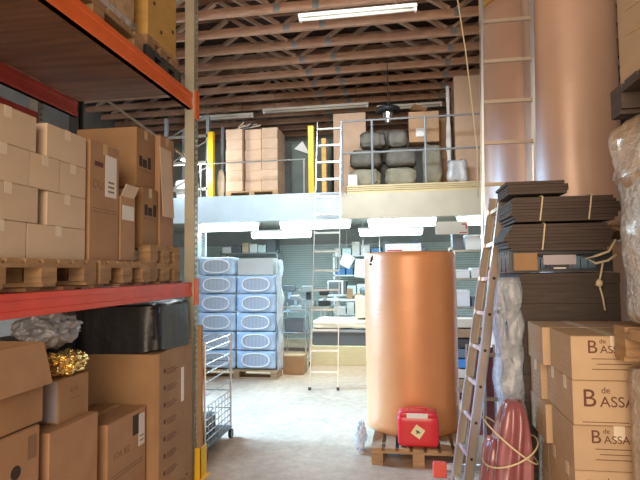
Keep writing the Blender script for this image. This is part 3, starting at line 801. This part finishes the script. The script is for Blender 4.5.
# ------------------------------------------------------------------ on the mezzanine
D1 = 2.972; D2 = 3.085
for xx,nm in ((-3.37,'left'),(-1.56,'right')):
    t = thing('yellow_post','%s yellow bollard post standing on the mezzanine edge'%nm,'post',(xx,8.72,D1))
    MB().box(xx-.05,xx+.05,8.67,8.77,D1,4.18).build('post','yellow',t,bev=.008)
    MB().box(xx-.09,xx+.09,8.63,8.81,D1,D1+.012).build('base_plate','yellow',t)
pallet('pallet under the neat carton stack on the mezzanine', -3.14,-2.18,8.82,9.6,D1,.14,'wood',along='x',group='pallets on the mezzanine')
G = 'stacked cartons on the mezzanine'
for c,(a,b,y0) in enumerate(((-3.13,-2.83,8.82),(-2.80,-2.50,8.90),(-2.48,-2.19,8.84))):
    for r in range(6):
        z = D1+.143+r*.187
        carton('pinkish carton, %s row of the %s column on the mezzanine pallet'%(NM[r],('left','middle','right')[c]), a+random.uniform(-.006,.006),b,y0,9.4,z,z+.185,'cardpink',G,tape='x')
t = thing('offcut_heap','heap of pale wood offcuts on top of the mezzanine carton stack','wood offcuts',(-2.8,9,4.24))
for k in range(9):
    x = -2.9+random.uniform(-.15,.25); a = random.uniform(-1.2,1.2)
    MB().bar((x,8.95+k*.03,4.252+.014*k),(x+.22*math.cos(a),9.0+k*.03,4.27+.014*k+.10*abs(math.sin(a))),.03,.022).build('offcut','cardp' if k%3 else 'blackp',t)
t = thing('steel_rack','grey steel rack frame with braces at the left end of the mezzanine','rack',(-4.1,9.2,D1))
for xx in (-4.45,-3.62): 
    for yy in (9.1,9.9): MB().box(xx,xx+.06,yy,yy+.06,D1,4.6).build('post','grmet',t)
for z in (3.2,3.7,4.2): MB().box(-4.45,-3.56,9.1,9.13,z,z+.05).build('beam','galv',t); MB().bar((-4.4,9.14,z),(-3.6,9.14,z+.45),.02,.02).build('brace','galv',t)
MB().rbox(-4.3,-3.9,9.2,9.6,D1,3.45,.03,4,7,.06,3).build('white_sack','whitep',None,smooth=True); tag(bpy.data.objects['white_sack'],'white sack inside the grey steel rack on the mezzanine','sack')
MB().blob((-3.22,8.86,3.25),(.07,.05,.28),.25,3,3,1,2).build('rolled_sheet','cardp',None,smooth=True)
o = bpy.data.objects['rolled_sheet']; tag(o,'pale crumpled roll standing left of the mezzanine carton stack','roll'); o.location.x -= .02
t = thing('sheeted_load','grey-green sheeted load behind the right yellow post on the mezzanine','covered load',(-1.9,9.6,D1))
MB().rbox(-2.14,-1.32,9.5,10.4,D1,4.15,.03,3,9,.06,5).build('sheeting','green',t,smooth=True)
b = MB(); vs = [b.bm.verts.new(p) for p in ((-2.02,9.47,3.98),(-1.72,9.47,3.86),(-1.86,9.47,4.12))]; b.bm.faces.new(vs)
r = bmesh.ops.extrude_face_region(b.bm, geom=b.bm.faces[:]); 
for v in [g for g in r['geom'] if isinstance(g,bmesh.types.BMVert)]: v.co.y -= .003
b.build('paper_sheet','paper',t)
t = carton('tall pale tan carton behind the guard rail on the mezzanine', -1.25,-.66,9.30,9.7,D1,4.55,'cardpink',tape='x')
MB().box(-1.42,-1.34,8.95,9.1,D1,4.02).build('timber_post','woody',None); tag(bpy.data.objects['timber_post'],'short orange-brown timber post behind the leaning ladder top','post')
sk = [(-.66,8.95,D2+.17,.28,.2,.165,'khaki'),(-.05,8.95,D2+.17,.27,.2,.165,'khaki'),(.48,9.0,D2+.36,.165,.19,.37,'khaki'),(-.64,8.98,D2+.515,.27,.2,.165,'dark'),(-.04,8.98,D2+.515,.26,.2,.165,'dark'),(-.52,9.0,D2+.85,.22,.19,.155,'dark'),(-.09,9.0,D2+.85,.17,.19,.155,'dark'),(-.36,9.44,2.93+.33,.27,.17,.33,'dark'),(-.34,9.44,2.93+.98,.26,.17,.31,'dark')]
pn = ['left sack of the bottom row','middle sack of the bottom row','tall sack under the labelled carton','left sack of the middle row','right sack of the middle row','left sack on top','right sack on top','tall lower sack at the back','tall upper sack at the back']
for i,(x,y_,z,a,b_,c,kk) in enumerate(sk):
    MB().blob((x,y_,z),(a,b_,c),.10,2.2,4,.55,i,flat=-c*.97).build('filled_sack','sack' if kk=='dark' else 'sacky',None,smooth=True)
    nm = 'filled_sack' if i == 0 else 'filled_sack.%03d'%i
    o = bpy.data.objects[nm]; o.location.x = x; o.rotation_euler.z = random.uniform(-.04,.04)
    tag(o,'%s, %s grey-green, heap behind the guard rail'%(pn[i],'dark' if kk=='dark' else 'paler'),'sack','sacks heaped on the mezzanine')
t = carton('kraft carton with a white label and open flaps on the sack heap', .10,.60,8.84,9.19,3.84,4.36,'card',tape='x',rz=.03)
MB().box(.22,.38,8.822,8.832,3.93,4.07).build('sticker','paper',t)
MB().bar((.38,8.842,4.364),(.16,8.79,4.44),.34,.005,(0,0,1)).build('flap','card',t)
carton('second kraft carton leaning behind the labelled one on the mezzanine', .50,.84,9.28,9.6,3.62,4.36,'cardd',tape='x',rz=-.03)
carton('brown support carton beneath the second kraft carton on the mezzanine', .50,.84,9.28,9.6,2.935,3.615,'cardd',tape='x')
t = thing('pendant_lamp','black round lamp with a silver collar hanging over the sack heap','lamp',(-.24,8.9,4.25))
MB().lathe((-.24,8.9,4.22),[(.05,0),(.05,.06),(.085,.07),(.09,.17),(.06,.18)],24).build('collar','chrome',t,smooth=False)
MB().lathe((-.24,8.9,4.40),[(.1,0),(.22,.01),(.20,.07),(.06,.12)],28).build('shade','blackp',t,smooth=True)
MB().tube([(-.24,8.9,4.5),(-.24,8.9,5.3)],.008).build('suspension_rod','dkmet',t)
t = carton('tall pinkish carton standing near the tall ladder on the mezzanine', .88,1.42,9.0,9.5,D2,4.98,'cardpink',tape='x')
MB().rbox(.75,.845,9.02,9.12,D2+.004,4.85,.03,4,6,.04,3).build('white_sheet','paper',None,smooth=True); tag(bpy.data.objects['white_sheet'],'white crumpled sheet hanging beside the tall pinkish carton','sheet'); bpy.data.objects['white_sheet'].location.x -= .02
MB().rbox(.70,1.05,8.60,8.88,D2+.005,3.5,.04,5,8,.08,8).build('plastic_parcel','film',None,smooth=True); tag(bpy.data.objects['plastic_parcel'],'clear plastic wrapped parcel at the right end of the guard rail','parcel')
MB().rbox(-.93,-.76,8.60,8.72,D2+.003,3.3,.01,5,4,.02,8).build('white_box','paper',None); tag(bpy.data.objects['white_box'],'small white box by the left end of the plywood stack','box')

# ------------------------------------------------------------------ lamps
def batten(label, x0, x1, y, z, lit, grp, dz=.0):
    t = thing('fluorescent_batten',label,'ceiling lamp',((x0+x1)/2,y,z),0,grp)
    MB().box(x0,x1,y-.05,y+.05,z,z+.05).build('housing','lampoff' if not lit else 'whitep',t,bev=.006)
    if lit: MB().box(x0+.04,x1-.04,y-.07,y+.07,z-.13,z-.002).build('glow_diffuser','lampon',t,bev=.02)  # lit box made deep so its shape carries the glow around the tube
    else: MB().tube([(x0+.04,y,z-.02),(x1-.04,y,z-.02)],.022,12).build('tube','lampoff',t,smooth=True)
    for xx in (x0+.01,x1-.04): MB().box(xx,xx+.03,y-.03,y+.03,z-.045,z).build('end_cap','whitep',t)
    for xx in (x0+.25,x1-.25): MB().tube([(xx,y,z+.05),(xx,y,z+.05+dz)],.004,6).build('hanger','dkmet',t)
    return t
GB = 'unlit battens under the roof trusses'
batten('long unlit batten lamp nearest the camera under the roof trusses', -1.34,.22,6.65,5.06,False,GB,.17)
batten('unlit batten lamp above the mezzanine carton stack', -4.35,-3.05,10.3,4.93,False,GB,.3)
batten('unlit batten lamp above the tall pale tan carton', -2.8,-.65,10.1,4.93,False,GB,.3)
batten('unlit batten lamp above the mezzanine sack heap', -.5,.78,10.35,4.93,False,GB,.3)
GL = 'lit battens under the mezzanine'
LB = [('lit batten lamp above the blue bales',-3.75,-2.55,8.95),('lit batten lamp beyond the slim leaning ladder',-2.2,-.9,8.95),('lit batten lamp above the standing copper roll',-.65,.55,8.95),('lit batten lamp right of the standing copper roll',.85,2.1,8.95),
      ('lit batten lamp deep inside the back room on the left',-3.4,-2.0,11.2),('lit batten lamp deep inside the back room on the right',-1.0,.4,11.2)]
for lb,a,b,y_ in LB: batten(lb,a,b,y_,2.55,True,GL,.2)

t = thing('work_lamp','small bright work lamp hanging beside the orange rack post near the mezzanine','lamp',(-3.66,8.3,3.6))
MB().lathe((-3.66,8.3,3.60),[(.02,.10),(.05,.09),(.09,.03),(.095,.0)],20,False).build('shade','whitep',t)
MB().blob((-3.66,8.3,3.61),(.045,.045,.05),0,1,3).build('bulb','lampon',t,smooth=True)
MB().tube([(-3.66,8.3,3.70),(-3.66,8.3,5.28)],.006).build('cable','dkmet',t)
# ------------------------------------------------------------------ back room
t = thing('hanging_sign','white sign with a red bar hanging over the standing roll','sign',(.0,8.75,2.2))
MB().box(-.33,.26,8.74,8.76,1.99,2.12).build('panel','whitep',t)
MB().box(-.30,-.05,8.735,8.74,2.0,2.018).build('red_bar','red_ink',t)
for xx in (-.3,.23): MB().tube([(xx,8.75,2.12),(xx,8.75,2.8)],.004,6).build('wire','dkmet',t)
t = thing('hanging_sign','larger white sign with red marks hanging right of the standing roll','sign',(.8,8.75,2.3))
MB().box(.50,1.02,8.74,8.76,2.26,2.47).build('panel','whitep',t)
MB().box(.92,1.0,8.735,8.74,2.41,2.43).box(.98,1.0,8.735,8.74,2.34,2.41).build('red_mark','red_ink',t)
MB().box(.88,1.0,8.735,8.74,2.275,2.29).build('red_mark','red_ink',t)
for xx in (.53,.98): MB().tube([(xx,8.75,2.47),(xx,8.75,2.8)],.004,6).build('wire','dkmet',t)

def shelf_unit(label, x0,x1,y0,y1,h,n,m='galv'):
    t = thing('storage_shelf',label,'shelf',((x0+x1)/2,(y0+y1)/2,0))
    for xx in (x0,x1-.04):
        for yy in (y0,y1-.04): MB().box(xx,xx+.04,yy,yy+.04,0,h).build('post',m,t)
    zs = [.12+i*(h-.2)/(n-1) for i in range(n)]
    for z in zs: MB().box(x0,x1,y0,y1,z,z+.03).build('shelf_board',m,t)
    return zs
def fill(zs, x0,x1,y0,y1,where,hmax,cols,seed):
    random.seed(seed); pos = ['bottom','second','third','fourth','fifth','sixth']
    for k,z in enumerate(zs):
        x = x0; n = 0
        while x < x1-.12:
            w = random.uniform(.14,.26); h = random.uniform(hmax*.45,hmax); w = min(w,x1-x-.02); c = random.choice(cols)
            cn = {'paper':'white','card':'brown','greyp':'dark grey','blueb':'blue','cardp':'pale','whitep':'white plastic','teal':'pale teal','red_ink':'red'}[c]
            b = MB().box(x,x+w,y0+.03,y1-.03,z+.032,z+.032+h)
            b.box(x-.004,x+w+.004,y0+.026,y1-.026,z+.032+h*.8,z+.035+h)
            o = b.build('storage_box',c,None,bev=.004)
            tag(o,'%s box, %s from the left, %s shelf %s'%(cn,['first','second','third','fourth','fifth','sixth','seventh','eighth','ninth','tenth','eleventh','twelfth'][n],pos[k],where),'box','boxes on the back room shelves')
            x += w+.03; n += 1
zs = shelf_unit('narrow steel shelf full of white boxes right of the standing copper roll',.72,1.5,8.75,9.15,2.05,5)
fill(zs,.77,1.46,8.75,9.15,'right of the copper roll',.30,['paper','whitep','card','paper','greyp'],5)
zs = shelf_unit('wide pale shelf against the back wall behind the slim ladder',-1.75,.6,12.6,13.1,2.1,5,'whitep')
fill(zs,-1.7,.56,12.6,13.1,'at the back wall',.33,['paper','card','teal','paper','greyp','cardp','blueb'],8)
zs = shelf_unit('pale steel shelf at the left of the back room behind the bales',-4.6,-3.1,12.5,13.0,2.2,5,'grmet')
fill(zs,-4.55,-3.15,12.5,13.0,'behind the blue bales',.33,['paper','cardp','teal','whitep','greyp'],11)
t = thing('perforated_upright','white perforated rack post rising behind the blue bales','post',(-3.5,8.9,0))
b = MB()
for z in range(48): b.box(-3.62,-3.50,8.80,8.83,z*.05,z*.05+.03)
b.box(-3.62,-3.59,8.79,8.83,0,2.4).box(-3.53,-3.50,8.79,8.83,0,2.4).build('post','whitep',t)

def table(name,label,x0,x1,y0,y1,h,m='galv',top='galv',under=True):
    t = thing(name,label,'workbench',((x0+x1)/2,(y0+y1)/2,0))
    MB().box(x0,x1,y0,y1,h-.04,h).build('tabletop',top,t,bev=.003)
    for xx in (x0+.03,x1-.03):
        for yy in (y0+.03,y1-.03): MB().tube([(xx,yy,0),(xx,yy,h-.04)],.018).build('leg',m,t)
    if under: MB().box(x0+.02,x1-.02,y0+.02,y1-.02,.28,.30).build('lower_shelf',m,t)
    return t
table('workbench','steel workbench with machines beyond the blue bales',-2.75,-1.55,10.6,11.3,.95)
def machine(label,x,y_,z,s,m1,m2,cat='machine'):
    t = thing('bench_machine',label,cat,(x,y_,z))
    MB().box(x-.16*s,x+.16*s,y_-.15*s,y_+.15*s,z+.001,z+.13*s).build('base',m1,t,bev=.01)
    MB().box(x-.05*s,x+.05*s,y_-.02*s,y_+.10*s,z+.13*s,z+.36*s).build('column',m2,t,bev=.006)
    MB().box(x-.13*s,x+.13*s,y_-.14*s,y_+.08*s,z+.30*s,z+.44*s).build('head',m1,t,bev=.015)
    MB().tube([(x+.13*s,y_-.05*s,z+.37*s),(x+.22*s,y_-.05*s,z+.37*s),(x+.24*s,y_-.05*s,z+.30*s)],.01*s,6).build('crank',m2,t)
    return t
machine('dark bench machine on the left of the steel workbench',-2.45,10.9,.95,1.0,'greyp','chrome')
machine('grey bench machine in the middle of the steel workbench',-2.05,10.9,.95,.95,'grmet','dkmet')
machine('small dark bench machine at the right end of the steel workbench',-1.7,10.9,.95,.75,'blackp','galv')
t = thing('tool_cart','small steel cart with a dark grey bin, right of the blue bales','cart',(-1.95,8.95,0))
for xx in (-2.12,-1.72):
    for yy in (8.85,9.2): MB().tube([(xx,yy,.07),(xx,yy,1.12)],.012).build('post','chrome',t); MB().tube([(xx-.01,yy,.04),(xx+.01,yy,.04)],.04,14).build('caster','blackp',t)
MB().box(-2.13,-1.71,8.84,9.21,.10,.13).build('tray','chrome',t); MB().box(-2.13,-1.71,8.84,9.21,.62,.64).build('tray','chrome',t); MB().box(-2.13,-1.71,8.84,9.21,.98,1.0).build('tray','chrome',t)
t = thing('storage_bin','dark grey plastic bin on the middle tray of the steel cart','bin',(-1.95,9.0,.645))
MB().box(-2.09,-1.76,8.87,9.18,.642,.86).box(-2.105,-1.745,8.86,9.19,.83,.865).build('body','greyp',t,bev=.006)
carton('brown carton on the floor by the steel cart and blue bales', -2.02,-1.68,8.42,8.74,0,.30,'cardd',tape='x')
machine('small grey device on the top tray of the steel cart',-1.92,9.0,1.0,.6,'grmet','chrome')
# low bench with quilted top
t = thing('packing_bench','cream packing bench with a dark recess and quilted top behind the slim ladder','bench',(-1.0,9.5,0))
MB().box(-1.72,-.18,9.3,10.2,.0,.34).build('base_panel','ply',t,bev=.005)
MB().box(-1.68,-.2,9.36,10.2,.34,.60).build('recess','greyp',t)
MB().box(-1.72,-.18,9.3,10.2,.585,.63).build('edge_board','grmet',t)
MB().rbox(-1.70,-.2,9.3,10.15,.63,.80,.03,6,10,.05,4).build('quilted_top','cushion',t,smooth=True)
carton('tan carton resting on the quilted packing bench', -.92,-.25,9.5,9.95,.826,1.22,'cardp',tape='x')
MB().rbox(-.85,-.45,9.55,9.9,1.225,1.38,.03,6,6,.05,4).build('cable_heap','greyp',None,smooth=True); tag(bpy.data.objects['cable_heap'],'dark tangled cables on the tan carton of the packing bench','cables')
table('workbench','pale desk behind the packing bench with a monitor',-1.9,-.1,11.36,12.0,1.05,'whitep','whitep')
t = thing('computer_monitor','white cased monitor with a dark blue screen on the pale desk','monitor',(-1.55,11.4,1.05))
MB().box(-1.72,-1.38,11.45,11.57,1.12,1.46).build('case','whitep',t,bev=.01); MB().box(-1.69,-1.41,11.443,11.45,1.16,1.43).build('screen','greyp',t)
MB().box(-1.58,-1.52,11.48,11.54,1.06,1.12).box(-1.65,-1.45,11.43,11.6,1.051,1.065).build('stand','whitep',t)
for i,(x,z,w,h,a) in enumerate(((-1.28,1.90,.26,.28,.5),(-.92,1.72,.38,.40,.1),(-.56,1.68,.30,.38,-.1))):
    q = Matrix.Translation((x,11.45+.06*i,z)) @ Matrix.Rotation(a,4,'Y'); o = MB().box(-w/2,w/2,-.004,.004,-h/2,h/2,q)
    o.tube([(x,11.45+.06*i,z+h*.4),(x,11.45+.06*i,2.8)],.003,5)
    o = o.build('hanging_paper','paper',None); tag(o,['small tilted white paper sheet hanging left above the desk','middle white paper sheet hanging above the desk','right white paper sheet hanging above the desk'][i],'paper sheet','papers hanging in the back room')
random.seed(21)
for i in range(10):
    x = -1.8+i*.17; h = random.uniform(.08,.26); c = random.choice(['paper','greyp','cardp','blueb','card'])
    if -1.95<x<-1.3: continue
    o = MB().box(x,x+.12,11.4,11.6,1.052,1.052+h).box(x+.01,x+.11,11.41,11.59,1.05+h,1.06+h).build('desk_box',c,None,bev=.004)
    tag(o,'small %s box on the pale desk, %s'%({'paper':'white','greyp':'dark grey','cardp':'pale','blueb':'blue','card':'brown'}[c],['leftmost','second','third','by the monitor','just right of the monitor','left of the middle','in the middle','right of the middle','next to the last','rightmost'][i]),'box','boxes on the pale desk')
# things between the roll and the leaning ladder
pallet('wooden pallet with odds and ends behind the standing copper roll', .55,1.05,7.0,7.8,0,.144,'wood',group='pallets at the back')
t = thing('timber_offcuts','stack of timber offcuts on the pallet behind the standing copper roll','timber',(.8,7.4,.146))
for i in range(14):
    MB().box(.57+random.uniform(0,.05),1.0+random.uniform(-.05,.03),7.05+(i%2)*.35,7.33+(i%2)*.35,.147+(i//2)*.13,.147+(i//2)*.13+.11).build('offcut',['cardd','greyp','cardp','darkcard','blueb'][i%5],t,bev=.004)

# ------------------------------------------------------------------ light
w = bpy.data.worlds.new('daylight'); sc.world = w; w.use_nodes = True
w.node_tree.nodes['Background'].inputs[0].default_value = (1,.84,.68,1); w.node_tree.nodes['Background'].inputs[1].default_value = .55
def area(name, loc, rot, sx, sy, col, e, spread=PI):
    l = bpy.data.lights.new(name,'AREA'); l.shape = 'RECTANGLE'; l.size = sx; l.size_y = sy; l.color = col; l.energy = e; l.spread = spread
    o = bpy.data.objects.new(name,l); COL.objects.link(o); o.location = loc; o.rotation_euler = rot
    return o
# warm fill added behind the camera for the foreground; the open door is assumed
area('foreground_fill',(-.6,-2.2,2.6),(math.radians(82),0,0),3.6,3.6,(1,.78,.57),165)
# daylight through a side door left of the aisle, past the end of the rack
area('side_door_light',(-5.7,5.95,2.5),(0,math.radians(-65),0),1.5,1.4,(.30,.60,1),150,math.radians(60))
# the lit battens
for lb,a,b,y_ in LB:
    area('batten_light',((a+b)/2,y_,2.40),(0,0,0),1.1,.08,(.62,.90,1.0),24)
pt = bpy.data.lights.new('work_lamp_light','POINT'); pt.energy = 45; pt.color = (.85,.95,1); pt.shadow_soft_size = .06
po = bpy.data.objects.new('work_lamp_light',pt); COL.objects.link(po); po.location = (-3.66,8.3,3.5)
# cool fill added under the roof for the fascia, mezzanine goods and bales
area('mezzanine_fill',(-1.2,5.6,5.1),(math.radians(52),0,0),3.0,.5,(.80,.92,1.0),45,math.radians(100))
# ------------------------------------------------------------------ camera
cd = bpy.data.cameras.new('camera'); cam = bpy.data.objects.new('camera',cd); COL.objects.link(cam)
cd.sensor_width = 36; cd.lens = 520/640*36; cd.clip_start = .05; cd.clip_end = 100
yaw, pitch, roll_ = math.radians(9.3), math.radians(3.3), math.radians(.7)
cam.matrix_world = Matrix.Translation((0,0,1.7)) @ Matrix.Rotation(yaw,4,'Z') @ Matrix.Rotation(PI/2+pitch,4,'X') @ Matrix.Rotation(-roll_,4,'Z')
sc.camera = cam
sc.view_settings.view_transform = 'Standard'; sc.view_settings.look = 'None'; sc.view_settings.gamma = 1
sc.view_settings.exposure = .85
sc.cycles.use_denoising = True
sc.cycles.max_bounces = 8; sc.cycles.sample_clamp_indirect = 8
